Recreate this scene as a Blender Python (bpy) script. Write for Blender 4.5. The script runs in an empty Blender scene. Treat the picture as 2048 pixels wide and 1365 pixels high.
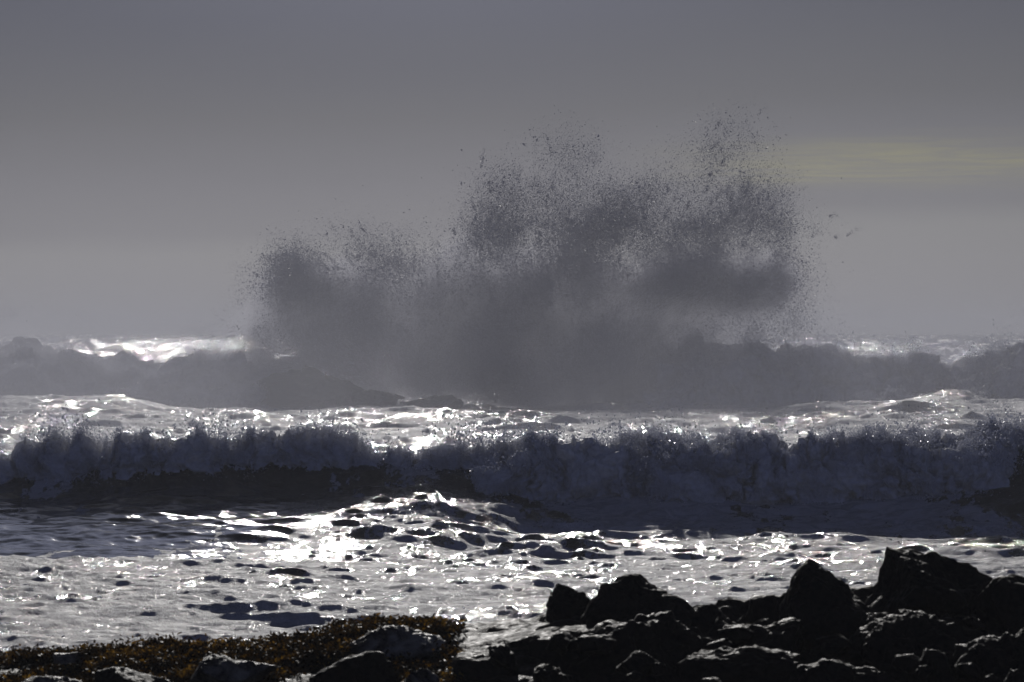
import bpy, math, random
import numpy as np

# ---------------------------------------------------------------- camera, world, sun, exposure
S = bpy.context.scene
COL = S.collection
FPX = 8800.0           # focal length in photo pixels (photo is 2048 wide)
CAMZ = 4.0             # eye height above the sea
HOR = 660.0            # photo row of the horizon
cam_d = bpy.data.cameras.new("camera")
cam = bpy.data.objects.new("camera", cam_d)
COL.objects.link(cam)
cam_d.sensor_width = 36.0
cam_d.lens = 36.0 * FPX / 2048.0
cam.location = (0, 0, CAMZ)
cam.rotation_euler = (math.radians(90) - math.atan((682.5 - HOR) / FPX), 0, 0)
cam_d.clip_start = 0.5
cam_d.clip_end = 20000
cam_d.dof.use_dof = True
cam_d.dof.focus_distance = 130.0
cam_d.dof.aperture_fstop = 13.0
S.camera = cam

SUN_EL = math.radians(19.0)
SUN_AZ = math.radians(-1.2)      # from +Y, towards +X
SUN_STRENGTH = 5.0
SKY_STRENGTH = 0.05
sd = bpy.data.lights.new("sun", 'SUN')
sd.energy = SUN_STRENGTH
sd.angle = math.radians(0.5)
sd.color = (1.0, 0.965, 0.92)
sun = bpy.data.objects.new("sun", sd)
COL.objects.link(sun)
sun.rotation_euler = (-(math.pi / 2 - SUN_EL), 0, -SUN_AZ)
sun.location = (0, 50, 60)

S.view_settings.view_transform = 'Standard'
S.view_settings.look = 'None'
S.view_settings.exposure = -1.4
S.view_settings.gamma = 1.0
S.render.engine = 'CYCLES'
S.cycles.use_denoising = True
S.cycles.max_bounces = 6
S.cycles.diffuse_bounces = 3
S.cycles.glossy_bounces = 2
S.cycles.transmission_bounces = 2
S.cycles.volume_bounces = 1
S.cycles.transparent_max_bounces = 6
S.cycles.volume_step_rate = 1.5
S.cycles.sample_clamp_indirect = 3.0

SUNV = np.array([math.sin(SUN_AZ) * math.cos(SUN_EL), math.cos(SUN_AZ) * math.cos(SUN_EL), math.sin(SUN_EL)])


class NT:
    """small helper that writes node trees"""
    def __init__(self, tree):
        self.t = tree
        tree.nodes.clear()

    def n(self, typ, **kw):
        nd = self.t.nodes.new(typ)
        for k, v in kw.items():
            setattr(nd, k, v)
        return nd

    def put(self, sock, v):
        if isinstance(v, bpy.types.NodeSocket):
            self.t.links.new(v, sock)
        elif v is not None:
            sock.default_value = v

    def m(self, op, a, b=None, c=None, clamp=False):
        nd = self.n('ShaderNodeMath', operation=op, use_clamp=clamp)
        for i, v in enumerate((a, b, c)):
            self.put(nd.inputs[i], v)
        return nd.outputs[0]

    def mapr(self, v, a, b, c=0.0, d=1.0, smooth=True):
        nd = self.n('ShaderNodeMapRange', interpolation_type='SMOOTHSTEP' if smooth else 'LINEAR')
        for i, q in enumerate((v, a, b, c, d)):
            self.put(nd.inputs[i], q)
        return nd.outputs[0]

    def mix(self, f, a, b, mode='MIX'):
        nd = self.n('ShaderNodeMix', data_type='RGBA', blend_type=mode)
        self.put(nd.inputs[0], f)
        self.put(nd.inputs[6], a)
        self.put(nd.inputs[7], b)
        return nd.outputs[2]

    def noise(self, vec, scale, detail=4.0, rough=0.55, dist=0.0):
        nd = self.n('ShaderNodeTexNoise')
        self.put(nd.inputs['Vector'], vec)
        nd.inputs['Scale'].default_value = scale
        nd.inputs['Detail'].default_value = detail
        nd.inputs['Roughness'].default_value = rough
        nd.inputs['Distortion'].default_value = dist
        return nd.outputs[0]

    def scaled(self, vec, s, loc=(0, 0, 0)):
        nd = self.n('ShaderNodeMapping')
        self.put(nd.inputs[0], vec)
        nd.inputs['Scale'].default_value = s
        nd.inputs['Location'].default_value = loc
        return nd.outputs[0]

    def ramp(self, f, stops):
        nd = self.n('ShaderNodeValToRGB')
        self.put(nd.inputs[0], f)
        el = nd.color_ramp.elements
        el[0].position, el[0].color = stops[0][0], (*stops[0][1], 1)
        el[1].position, el[1].color = stops[-1][0], (*stops[-1][1], 1)
        for p, c in stops[1:-1]:
            e = el.new(p)
            e.color = (*c, 1)
        return nd.outputs[0]


# --- sky: Nishita, greyed by thin high cloud, with a paler haze bank above the sea and one yellow streak
W = bpy.data.worlds.new("World")
S.world = W
W.use_nodes = True
t = NT(W.node_tree)
sky = t.n('ShaderNodeTexSky', sky_type='NISHITA')
sky.sun_disc = False
sky.sun_elevation = SUN_EL
sky.sun_rotation = SUN_AZ
sky.air_density = 1.0
sky.dust_density = 1.2
sky.ozone_density = 1.2
tc = t.n('ShaderNodeTexCoord')
sep = t.n('ShaderNodeSeparateXYZ')
t.put(sep.inputs[0], tc.outputs['Generated'])
dx, dy, dz = sep.outputs
hs = t.n('ShaderNodeHueSaturation')
hs.inputs['Saturation'].default_value = 0.45
t.put(hs.inputs['Color'], sky.outputs[0])
# elevation of the cloud bank edge varies slowly with direction
edge_n = t.noise(t.scaled(tc.outputs['Generated'], (9, 1, 60)), 1.0, 4, 0.55)
el_w = t.m('ADD', dz, t.m('MULTIPLY', t.m('SUBTRACT', edge_n, 0.5), 0.010))
el_w = t.m('SUBTRACT', el_w, t.m('MULTIPLY', t.mapr(dx, 0.0, 0.08), 0.008))
bank = t.ramp(t.m('MULTIPLY', el_w, 10.0), [
    (0.0, (0.365, 0.405, 0.445)), (0.17, (0.355, 0.395, 0.43)), (0.215, (0.29, 0.32, 0.365)), (0.33, (0.265, 0.29, 0.34)),
    (0.48, (0.225, 0.245, 0.285)), (0.72, (0.19, 0.21, 0.27)), (1.0, (0.17, 0.19, 0.26))])
skyc = t.mix(1.0, hs.outputs[0], bank, 'MULTIPLY')
# yellow streak of thin cloud low in the right of the view
warp = t.noise(t.scaled(tc.outputs['Generated'], (14, 1, 90)), 1.0, 3, 0.5)
sx = t.mapr(dx, 0.018, 0.080)
cz = t.m('ADD', dz, t.m('MULTIPLY', t.m('SUBTRACT', warp, 0.5), 0.012))
band = t.m('SUBTRACT', 1.0, t.m('DIVIDE', t.m('ABSOLUTE', t.m('SUBTRACT', cz, 0.0375)), 0.0085), clamp=True)
stre = t.noise(t.scaled(tc.outputs['Generated'], (26, 1, 520)), 1.0, 5, 0.62, 1.4)
ym = t.m('MULTIPLY', t.m('MULTIPLY', t.mapr(band, 0.0, 1.0), sx), t.mapr(stre, 0.36, 0.62, 0.45, 1.0))
skyc = t.mix(t.m('MULTIPLY', ym, 1.0), skyc, t.mix(1.0, skyc, (1.42, 1.38, 0.92, 1), 'MULTIPLY'))
# the veil glows around the sun, above the picture
dt = t.n('ShaderNodeVectorMath', operation='DOT_PRODUCT')
t.put(dt.inputs[0], tc.outputs['Generated'])
dt.inputs[1].default_value = (math.sin(SUN_AZ) * math.cos(SUN_EL), math.cos(SUN_AZ) * math.cos(SUN_EL), math.sin(SUN_EL))
glow = t.m('ADD', 1.0, t.m('MULTIPLY', t.mapr(dt.outputs['Value'], 0.962, 1.0), 3.0))
glc = t.n('ShaderNodeCombineXYZ')
for k_ in range(3): t.put(glc.inputs[k_], glow)
skyc = t.mix(1.0, skyc, glc.outputs[0], 'MULTIPLY')
# the clear half of the sky, away from the sun, is bluer and less veiled
skyc = t.mix(t.mapr(dy, 0.2, -0.5), skyc, t.mix(1.0, skyc, (5.2, 5.5, 7.6, 1), 'MULTIPLY'))
skyc = t.mix(1.0, skyc, (0.80, 0.825, 0.935, 1), 'MULTIPLY')
bg = t.n('ShaderNodeBackground')
t.put(bg.inputs[0], skyc)
bg.inputs[1].default_value = SKY_STRENGTH
wo = t.n('ShaderNodeOutputWorld')
t.put(wo.inputs[0], bg.outputs[0])

# ---------------------------------------------------------------- helpers
rng = np.random.default_rng(7)


def tag(o, label=None, cat=None, group=None, kind=None):
    if label: o['label'] = label
    if cat: o['category'] = cat
    if group: o['group'] = group
    if kind: o['kind'] = kind
    return o


def mesh_obj(name, V, F, mat=None, attrs=None, smooth=True, parent=None):
    """V (n,3) float, F (m,k) int with k = 3 or 4"""
    me = bpy.data.meshes.new(name)
    V = np.ascontiguousarray(V, dtype=np.float32)
    F = np.ascontiguousarray(F, dtype=np.int32)
    k = F.shape[1]
    me.vertices.add(len(V))
    me.vertices.foreach_set('co', V.ravel())
    me.loops.add(F.size)
    me.loops.foreach_set('vertex_index', F.ravel())
    me.polygons.add(len(F))
    me.polygons.foreach_set('loop_start', np.arange(0, F.size, k, dtype=np.int32))
    me.polygons.foreach_set('use_smooth', np.full(len(F), smooth))
    for an, av in (attrs or {}).items():
        a = me.attributes.new(an, 'FLOAT', 'POINT')
        a.data.foreach_set('value', np.ascontiguousarray(av, dtype=np.float32))
    me.update(calc_edges=True)
    o = bpy.data.objects.new(name, me)
    COL.objects.link(o)
    if mat: me.materials.append(mat)
    if parent: o.parent = parent
    return o


def grid_faces(nr, nc):
    i = np.arange(nr - 1)[:, None] * nc + np.arange(nc - 1)[None, :]
    i = i.ravel()
    return np.stack([i, i + 1, i + nc + 1, i + nc], 1)


def P(px, py, d):
    """photo pixel at distance d -> world point (scalars or arrays)"""
    return np.stack(np.broadcast_arrays((px - 1024.0) / FPX * d, d * 1.0, CAMZ - (py - HOR) / FPX * d), -1)


def sstep(a, b, x):
    q = np.clip((x - a) / (b - a), 0, 1)
    return q * q * (3 - 2 * q)


def tile3(N, beta, seed, kmin=1.0, kmax=1e9):
    r = np.random.default_rng(seed)
    f = np.fft.rfftn(r.standard_normal((N, N, N)).astype(np.float32))
    k = np.fft.fftfreq(N) * N
    kz = np.fft.rfftfreq(N) * N
    kk = np.sqrt(k[:, None, None] ** 2 + k[None, :, None] ** 2 + kz[None, None, :] ** 2)
    kk[0, 0, 0] = 1
    f *= kk ** (-beta / 2.0 - 1.0) * (kk >= kmin) * (kk <= kmax)
    f[0, 0, 0] = 0
    a = np.fft.irfftn(f, (N, N, N), axes=(0, 1, 2))
    return (a / a.std()).astype(np.float32)


def samp3(T, p):
    N = T.shape[0]
    p = p * N
    i = np.floor(p).astype(np.int64)
    f = (p - i).astype(np.float32)
    i %= N
    j = (i + 1) % N
    fx, fy, fz = f[..., 0], f[..., 1], f[..., 2]
    out = 0
    for ax, wx in ((i[..., 0], 1 - fx), (j[..., 0], fx)):
        for ay, wy in ((i[..., 1], 1 - fy), (j[..., 1], fy)):
            for az, wz in ((i[..., 2], 1 - fz), (j[..., 2], fz)):
                out = out + T[ax, ay, az] * (wx * wy * wz)
    return out


def samp2(T, u, v):
    N = T.shape[0]
    u = u * N; v = v * N
    i = np.floor(u).astype(np.int64); j = np.floor(v).astype(np.int64)
    fu = (u - i).astype(np.float32); fv = (v - j).astype(np.float32)
    i %= N; j %= N
    i2 = (i + 1) % N; j2 = (j + 1) % N
    return (T[i, j] * (1 - fu) * (1 - fv) + T[i2, j] * fu * (1 - fv) + T[i, j2] * (1 - fu) * fv + T[i2, j2] * fu * fv)


def tile2(N, beta, seed, kmin=1.0, kmax=1e9):
    r = np.random.default_rng(seed)
    f = np.fft.fft2(r.standard_normal((N, N)))
    k = np.fft.fftfreq(N) * N
    kk = np.sqrt(k[:, None] ** 2 + k[None, :] ** 2)
    kk[0, 0] = 1
    f *= kk ** (-beta / 2.0 - 0.5) * (kk >= kmin) * (kk <= kmax)
    f[0, 0] = 0
    a = np.fft.ifft2(f).real
    return (a / a.std()).astype(np.float32)


def wave_tile(N, L, lmin, lmax, p, spread, seed, main=(0.0, -1.0)):
    """sea surface tile: height and sideways displacement, height rms 1"""
    r = np.random.default_rng(seed)
    f = np.fft.fft2(r.standard_normal((N, N)))
    k = np.fft.fftfreq(N) * N * 2 * np.pi / L
    kx = k[:, None] + 0 * k[None, :]
    ky = k[None, :] + 0 * k[:, None]
    kk = np.sqrt(kx ** 2 + ky ** 2)
    kk[0, 0] = 1
    c = np.abs(kx * main[0] + ky * main[1]) / kk
    amp = kk ** (-p) * (0.12 + c ** spread)
    amp *= 1 / (1 + np.exp((kk - 2 * np.pi / lmin) / (0.12 * 2 * np.pi / lmin)))
    amp *= 1 / (1 + np.exp(-(kk - 2 * np.pi / lmax) / (0.2 * 2 * np.pi / lmax)))
    amp[0, 0] = 0
    f = f * amp
    h = np.fft.ifft2(f).real
    s = h.std()
    ax = np.fft.ifft2(f * 1j * kx / kk).real / s
    ay = np.fft.ifft2(f * 1j * ky / kk).real / s
    return (h / s).astype(np.float32), ax.astype(np.float32), ay.astype(np.float32)


N3 = tile3(96, 2.2, 1)           # cloud-like
N3b = tile3(96, 1.0, 2)          # rougher
N3c = tile3(96, 2.0, 3)
M2 = tile2(1024, 2.0, 11)
M2b = tile2(1024, 1.6, 12)


def billow(p, scale, oct=4, rough=0.55):
    """puffy, cauliflower-like noise, about 0..1"""
    out = 0; a = 1; tot = 0
    for o in range(oct):
        out = out + a * np.abs(samp3(N3c, p / (scale * 9.0 / 2.03 ** o) + 0.37 * o))
        tot += a
        a *= rough
    return out / tot


# ---------------------------------------------------------------- materials
def new_mat(name):
    m = bpy.data.materials.new(name)
    m.use_nodes = True
    return m, NT(m.node_tree)


def out_surface(t, sh, vol=None):
    o = t.n('ShaderNodeOutputMaterial')
    if sh is not None: t.put(o.inputs[0], sh)
    if vol is not None: t.put(o.inputs[1], vol)


def bump(t, h, strength, dist, normal=None):
    b = t.n('ShaderNodeBump')
    t.put(b.inputs['Strength'], strength)
    b.inputs['Distance'].default_value = dist
    t.put(b.inputs['Height'], h)
    if normal is not None: t.put(b.inputs['Normal'], normal)
    return b.outputs[0]


def principled(t, **kw):
    b = t.n('ShaderNodeBsdfPrincipled')
    for k, v in kw.items():
        t.put(b.inputs[k.replace('_', ' ')], v)
    return b


def make_water():
    m, t = new_mat('sea_water')
    geo = t.n('ShaderNodeNewGeometry')
    pos = geo.outputs['Position']
    at = t.n('ShaderNodeAttribute', attribute_name='foam')
    fine = t.noise(t.scaled(pos, (1.0, 0.45, 1.0)), 3.2, 8, 0.62, 0.5)
    fine2 = t.noise(t.scaled(pos, (1.0, 0.6, 1.0)), 14.0, 5, 0.6)
    f = t.m('ADD', at.outputs['Fac'], t.m('MULTIPLY', t.m('SUBTRACT', fine, 0.5), 1.3))
    f = t.m('ADD', f, t.m('MULTIPLY', t.m('SUBTRACT', fine2, 0.5), 0.55))
    calm = t.n('ShaderNodeAttribute', attribute_name='calm')
    mask = t.mapr(f, 0.46, 0.58)
    # open water
    wn = t.m('ADD', t.m('MULTIPLY', t.noise(t.scaled(pos, (1, 0.7, 1)), 1.6, 9, 0.66), 1.4), t.m('MULTIPLY', t.noise(pos, 30.0, 3, 0.5), 0.4))
    wb = principled(t, Base_Color=(0.018, 0.022, 0.024, 1), Roughness=0.07, IOR=1.33,
                    Normal=bump(t, wn, t.m('SUBTRACT', 0.75, t.m('MULTIPLY', calm.outputs['Fac'], 0.64)), 0.06))
    # foam: bubbly, damp, so it keeps a broad sheen towards the sun
    fn = t.m('ADD', t.noise(t.scaled(pos, (1, 0.5, 1)), 5.0, 8, 0.7), t.m('MULTIPLY', fine2, 0.35))
    thin = t.noise(t.scaled(pos, (0.8, 0.8, 1.0)), 2.4, 8, 0.68, 1.2)
    fcol = t.mix(t.mapr(thin, 0.36, 0.60), (0.30, 0.305, 0.33, 1), (0.50, 0.50, 0.52, 1))
    fb = principled(t, Base_Color=fcol, Roughness=0.62, IOR=1.33,
                    Normal=bump(t, t.m('ADD', fn, t.m('MULTIPLY', mask, 0.25)), 0.8, 0.08))
    fb.inputs['Specular IOR Level'].default_value = 0.15
    mx = t.n('ShaderNodeMixShader')
    t.put(mx.inputs[0], t.m('MULTIPLY', mask, 0.97))
    t.put(mx.inputs[1], wb.outputs[0])
    t.put(mx.inputs[2], fb.outputs[0])
    out_surface(t, mx.outputs[0])
    return m


def make_foam(name, col, rough, bscale, bdist, thin=0.2):
    m, t = new_mat(name)
    pos = t.n('ShaderNodeNewGeometry').outputs['Position']
    n = t.noise(pos, bscale, 8, 0.68)
    n2 = t.noise(pos, bscale * 0.25, 4, 0.6)
    c = t.mix(t.mapr(n2, 0.35, 0.65), (*[q * 0.78 for q in col], 1), (*col, 1))
    b = principled(t, Base_Color=c, Roughness=rough, IOR=1.33, Normal=bump(t, n, 1.0, bdist))
    tr = t.n('ShaderNodeBsdfTranslucent')
    t.put(tr.inputs[0], c)
    mx = t.n('ShaderNodeMixShader')
    mx.inputs[0].default_value = thin
    t.put(mx.inputs[1], b.outputs[0]); t.put(mx.inputs[2], tr.outputs[0])
    out_surface(t, mx.outputs[0])
    return m


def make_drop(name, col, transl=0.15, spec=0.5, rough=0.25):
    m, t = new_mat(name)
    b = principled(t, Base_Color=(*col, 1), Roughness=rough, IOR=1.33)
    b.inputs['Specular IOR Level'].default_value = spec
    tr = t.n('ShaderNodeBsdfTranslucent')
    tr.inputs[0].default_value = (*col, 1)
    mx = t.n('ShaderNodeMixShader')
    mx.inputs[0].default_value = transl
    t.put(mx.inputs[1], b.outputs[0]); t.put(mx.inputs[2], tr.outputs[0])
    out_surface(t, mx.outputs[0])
    return m


def make_rock(name, dark, light, strata=0.0, rough=0.5, scale=1.0, spec=0.3):
    m, t = new_mat(name)
    tcx = t.n('ShaderNodeTexCoord')
    pos = tcx.outputs['Object']
    n = t.noise(pos, 5 * scale, 8, 0.65, 0.4)
    n2 = t.noise(pos, 24 * scale, 6, 0.7)
    c = t.mix(t.mapr(n, 0.38, 0.66), (*dark, 1), (*light, 1))
    h = t.m('ADD', n, t.m('MULTIPLY', n2, 0.4))
    if strata:
        st = t.noise(t.scaled(pos, (1.6, 1.6, 26)), 1.0 * scale, 6, 0.6, 0.8)
        h = t.m('ADD', h, t.m('MULTIPLY', st, strata))
    r = t.mapr(n2, 0.3, 0.7, rough - 0.14, rough + 0.2)
    b = principled(t, Base_Color=c, Roughness=r, Normal=bump(t, h, 0.9, 0.05))
    b.inputs['Specular IOR Level'].default_value = spec
    out_surface(t, b.outputs[0])
    return m


M_WATER = make_water()
M_FOAM = make_foam('wave_foam', (0.90, 0.91, 0.95), 0.5, 26.0, 0.03, 0.4)
M_FOAM_FAR = make_foam('far_wave_foam', (0.80, 0.81, 0.85), 0.6, 7.0, 0.12, 0.35)
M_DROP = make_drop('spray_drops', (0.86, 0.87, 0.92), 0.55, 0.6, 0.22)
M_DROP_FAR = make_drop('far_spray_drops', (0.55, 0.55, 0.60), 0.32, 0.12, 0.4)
M_ROCK = make_rock('wet_black_rock', (0.006, 0.006, 0.006), (0.024, 0.019, 0.013), 0.0, 0.55, 1.0, 0.10)
M_SLAB = make_rock('layered_rock', (0.010, 0.009, 0.008), (0.36, 0.32, 0.24), 0.9, 0.5, 1.0, 0.3)
M_REEF = make_rock('reef_rock', (0.016, 0.015, 0.014), (0.035, 0.033, 0.028), 0.0, 0.5, 0.2)


def make_weed():
    m, t = new_mat('bladder_seaweed')
    pos = t.n('ShaderNodeNewGeometry').outputs['Position']
    n = t.noise(pos, 6.0, 4, 0.6)
    n2 = t.noise(pos, 40.0, 2, 0.5)
    c = t.ramp(t.m('ADD', n, t.m('MULTIPLY', t.m('SUBTRACT', n2, 0.5), 0.5)), [
        (0.36, (0.008, 0.007, 0.004)), (0.52, (0.022, 0.015, 0.006)), (0.60, (0.115, 0.078, 0.020)), (0.70, (0.30, 0.21, 0.035)), (0.80, (0.03, 0.03, 0.010))])
    b = principled(t, Base_Color=c, Roughness=0.5, IOR=1.4)
    b.inputs['Specular IOR Level'].default_value = 0.2
    tr = t.n('ShaderNodeBsdfTranslucent')
    t.put(tr.inputs[0], t.mix(1.0, c, (1.5, 1.15, 0.6, 1), 'MULTIPLY'))
    mx = t.n('ShaderNodeMixShader')
    mx.inputs[0].default_value = 0.4
    t.put(mx.inputs[1], b.outputs[0]); t.put(mx.inputs[2], tr.outputs[0])
    out_surface(t, mx.outputs[0])
    return m


M_WEED = make_weed()

# ---------------------------------------------------------------- the sea
CREST_D = 97.0


def crest_d(x):
    """distance of the near breaker's crest line"""
    return CREST_D + 0.9 * np.sin(x * 0.33 + 1.0) - 0.10 * x + 0.35 * np.sin(x * 1.1)


def crest_h(x):
    """its height: rising to the right, dipping in the middle"""
    px = x / CREST_D * FPX + 1024
    xs = [-400, 0, 120, 350, 650, 740, 800, 960, 1100, 1450, 1620, 1800, 2048, 2400]
    ys = [905, 893, 876, 866, 862, 876, 892, 884, 880, 872, 880, 858, 846, 836]
    row = np.interp(px, xs, ys)
    return CAMZ - (row - HOR) / FPX * crest_d(x)


def front_len(x):
    px = x / CREST_D * FPX + 1024
    return np.interp(px, [-400, 0, 500, 850, 960, 1050, 1500, 2048, 2400], [13, 13, 15, 14, 11, 7.5, 6.0, 7.0, 8])


def ridge(x, y):
    c = crest_d(x); h = crest_h(x) + 0.25; L = front_len(x)
    u = (c - y) / L            # 0 at the crest, 1 at the toe (towards the camera)
    px = x / CREST_D * FPX + 1024
    k = np.interp(px, [-400, 600, 860, 960, 1100, 2400], [0.62, 0.60, 0.42, 0.5, 0.25, 0.25])
    uu = np.clip(u, 0, 1)
    front = (1 - k) * (1 - uu) ** np.interp(px, [-400, 560, 800, 900, 1100], [3.6, 3.4, 2.0, 1.7, 1.75]) + k * np.exp(-(uu * L / 1.5) ** 1.5)
    back = np.exp(-((y - c) / 13.0) ** 2 * 0.9)
    return (h - 0.52 - 0.15 * sstep(940, 1040, px) * sstep(1960, 1860, px)) * np.where(y < c, front, back) - 0.25 * np.exp(-((y - (c - L - 1.5)) / 4.0) ** 2)


def swell(x, y):
    z = 0.16 * np.sin(y * 2 * np.pi / 31.0 + 0.06 * x + 0.7) * sstep(50, 62, y) * (1 - 0.6 * np.exp(-((y - 96) / 12) ** 2))
    # long swells out beyond the reef
    far = sstep(235, 330, y)
    z = z + far * (0.9 * np.sin(y / 21.0 + 0.02 * x + 2.0 * np.sin(x * 0.012 + y * 0.003)) + 0.7 * np.sin(y / 33.0 - 0.013 * x + 1.0))
    # the shelf of white water running up to the far breaker
    z = z + 0.35 * sstep(150, 215, y) * (1 - far)
    qx = x / np.maximum(y, 20) * FPX + 1024
    lift = 0.46 * sstep(620, 100, qx) + 0.60 * sstep(1250, 1750, qx) + 0.16 * np.sin(qx / 95.0) + 0.10 * np.sin(qx / 37.0 + 1)
    z = z + lift * sstep(185, 203, y) * sstep(226, 214, y)
    return z


WA = wave_tile(1024, 47.0, 0.7, 5.0, 2.3, 2.0, 21, (0.15, -0.99))
WB = wave_tile(1024, 11.3, 0.10, 1.4, 2.05, 1.2, 22, (-0.25, -0.97))


def foam_cover(x, y):
    """large scale foam cover, 0..1; the shader breaks up its edge"""
    d = y
    px = x / d * FPX + 1024
    u = (crest_d(x) - y) / front_len(x)
    n = samp2(M2, x / 19.0 + 0.13, y / 46.0)
    n2 = samp2(M2b, x / 6.1 + 0.4, y / 17.0)
    n3 = samp2(M2, x / 4.1 + 0.9, y / 7.0 + 0.3)
    f = 0.665 + 0.10 * n + 0.15 * n2 + 0.12 * n3
    f += 0.10 * sstep(78, 66, y)
    # the left part of the breaker's face is bare dark water
    left = sstep(1000, 620, px) * sstep(0.72, 0.45, u + 0.10 * n + (px - 500) / 4200) * (u > -0.05)
    f -= 0.62 * left
    lowleft = sstep(420, 120, px) * sstep(0.42, 0.55, u) * sstep(1.1, 0.8, u)
    f -= 0.35 * lowleft
    f -= 0.22 * sstep(900, 500, px) * sstep(0.4, 0.55, u) * sstep(1.25, 0.95, u) * (0.6 + 0.5 * n)
    # bare lanes between the foam mats
    lane = samp2(M2, x / 13.0 + y / 60.0 + 0.2, y / 29.0 + 0.6)
    f -= 0.10 * sstep(0.75, 1.5, lane)
    f += (0.06 - 0.08 * n) * sstep(86, 74, y)
    # right: shaded foam on the face, bare strip at the far right
    r = sstep(1900, 2040, px) * sstep(0.15, 0.25, u) * sstep(0.75, 0.55, u)
    f -= 0.5 * r
    # beyond the breaker: churned, mostly white
    f += 0.03 * sstep(100, 110, y)
    f -= 0.34 * sstep(228, 245, y)
    return f


rows = np.concatenate([
    np.arange(40, 52, 0.30), np.arange(52, 104, 0.085), np.arange(104, 150, 0.16),
    np.arange(150, 235, 0.28), 235 * 1.0042 ** np.arange(0, 560), [3000, 4000, 5500]])
rows = np.unique(np.round(rows[rows <= 5500], 4))
NCOL = 1300
tanx = np.linspace(-0.175, 0.175, NCOL)
Y = np.repeat(rows[:, None], NCOL, 1).astype(np.float64)
X = Y * tanx[None, :]
FO = foam_cover(X, Y)
fm = sstep(0.42, 0.66, FO)
Hh = ridge(X, Y) + swell(X, Y)
face = np.exp(-((Y - (crest_d(X) - 1.5)) / 3.5) ** 2)
a1 = (0.047 - 0.010 * sstep(88, 78, Y)) * (1 - 0.45 * face) * (1 + 1.2 * sstep(240, 400, Y)) * (1 + 0.25 * sstep(104, 130, Y))
pxs = X / Y * FPX + 1024
calm = sstep(780, 480, pxs) * sstep(78, 82, Y) * sstep(98, 95, Y)
a1 = a1 * (1 - 0.15 * calm)
fade_b = 1 - sstep(250, 500, Y)
a2 = (0.026 - 0.006 * fm) * fade_b * (1 - 0.55 * calm)
hA, axA, ayA = [samp2(q, X / 47.0, Y / 47.0) for q in WA]
hB, axB, ayB = [samp2(q, X / 11.3, Y / 11.3) for q in WB]
Zs = Hh + a1 * (hA + 0.35 * np.maximum(hA, 0) ** 2 * 0.5) + a2 * hB
Xs = X + a1 * axA * 0.9 + a2 * axB
Ys = Y + a1 * ayA * 0.9 + a2 * ayB
Zs = np.where(Y < 46, Zs - 0.2, Zs)
V = np.stack([Xs, Ys, Zs], -1).reshape(-1, 3)
sea = mesh_obj('sea', V, grid_faces(len(rows), NCOL), M_WATER, {'foam': FO.ravel(), 'calm': calm.ravel()})
tag(sea, 'backlit grey sea streaked with white foam and sun glitter', 'sea', kind='structure')
del pxs, calm, V, X, Y, Xs, Ys, Zs, FO, fm, Hh, hA, hB, axA, axB, ayA, ayB, face, a1, a2


# ---------------------------------------------------------------- breakers: rolls of broken white water
TET = np.array([[1, 1, 1], [1, -1, -1], [-1, 1, -1], [-1, -1, 1]], float) / math.sqrt(3)
TF = np.array([[0, 1, 2], [0, 3, 1], [0, 2, 3], [1, 3, 2]])


def drops_mesh(name, C, size, mat, seed=0, stretch=None, parent=None):
    """one small tumbling blob of water per centre"""
    r = np.random.default_rng(seed)
    n = len(C)
    q = r.standard_normal((n, 4)); q /= np.linalg.norm(q, axis=1)[:, None]
    w, x, y, z = q.T
    R = np.stack([1 - 2 * (y * y + z * z), 2 * (x * y - z * w), 2 * (x * z + y * w),
                  2 * (x * y + z * w), 1 - 2 * (x * x + z * z), 2 * (y * z - x * w),
                  2 * (x * z - y * w), 2 * (y * z + x * w), 1 - 2 * (x * x + y * y)], 1).reshape(n, 3, 3)
    T = TET[None] * (0.6 + 0.8 * r.random((n, 4, 1)))
    Vv = np.einsum('nij,nkj->nki', R, T) * size[:, None, None]
    if stretch is not None:
        s = stretch / (np.linalg.norm(stretch, axis=1)[:, None] + 1e-9)
        k = (Vv * s[:, None, :]).sum(-1, keepdims=True)
        Vv = Vv + k * stretch[:, None, :]
    Vv += C[:, None, :]
    F = (np.arange(n)[:, None, None] * 4 + TF[None]).reshape(-1, 3)
    return mesh_obj(name, Vv.reshape(-1, 3), F, mat, smooth=False, parent=parent)


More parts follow.
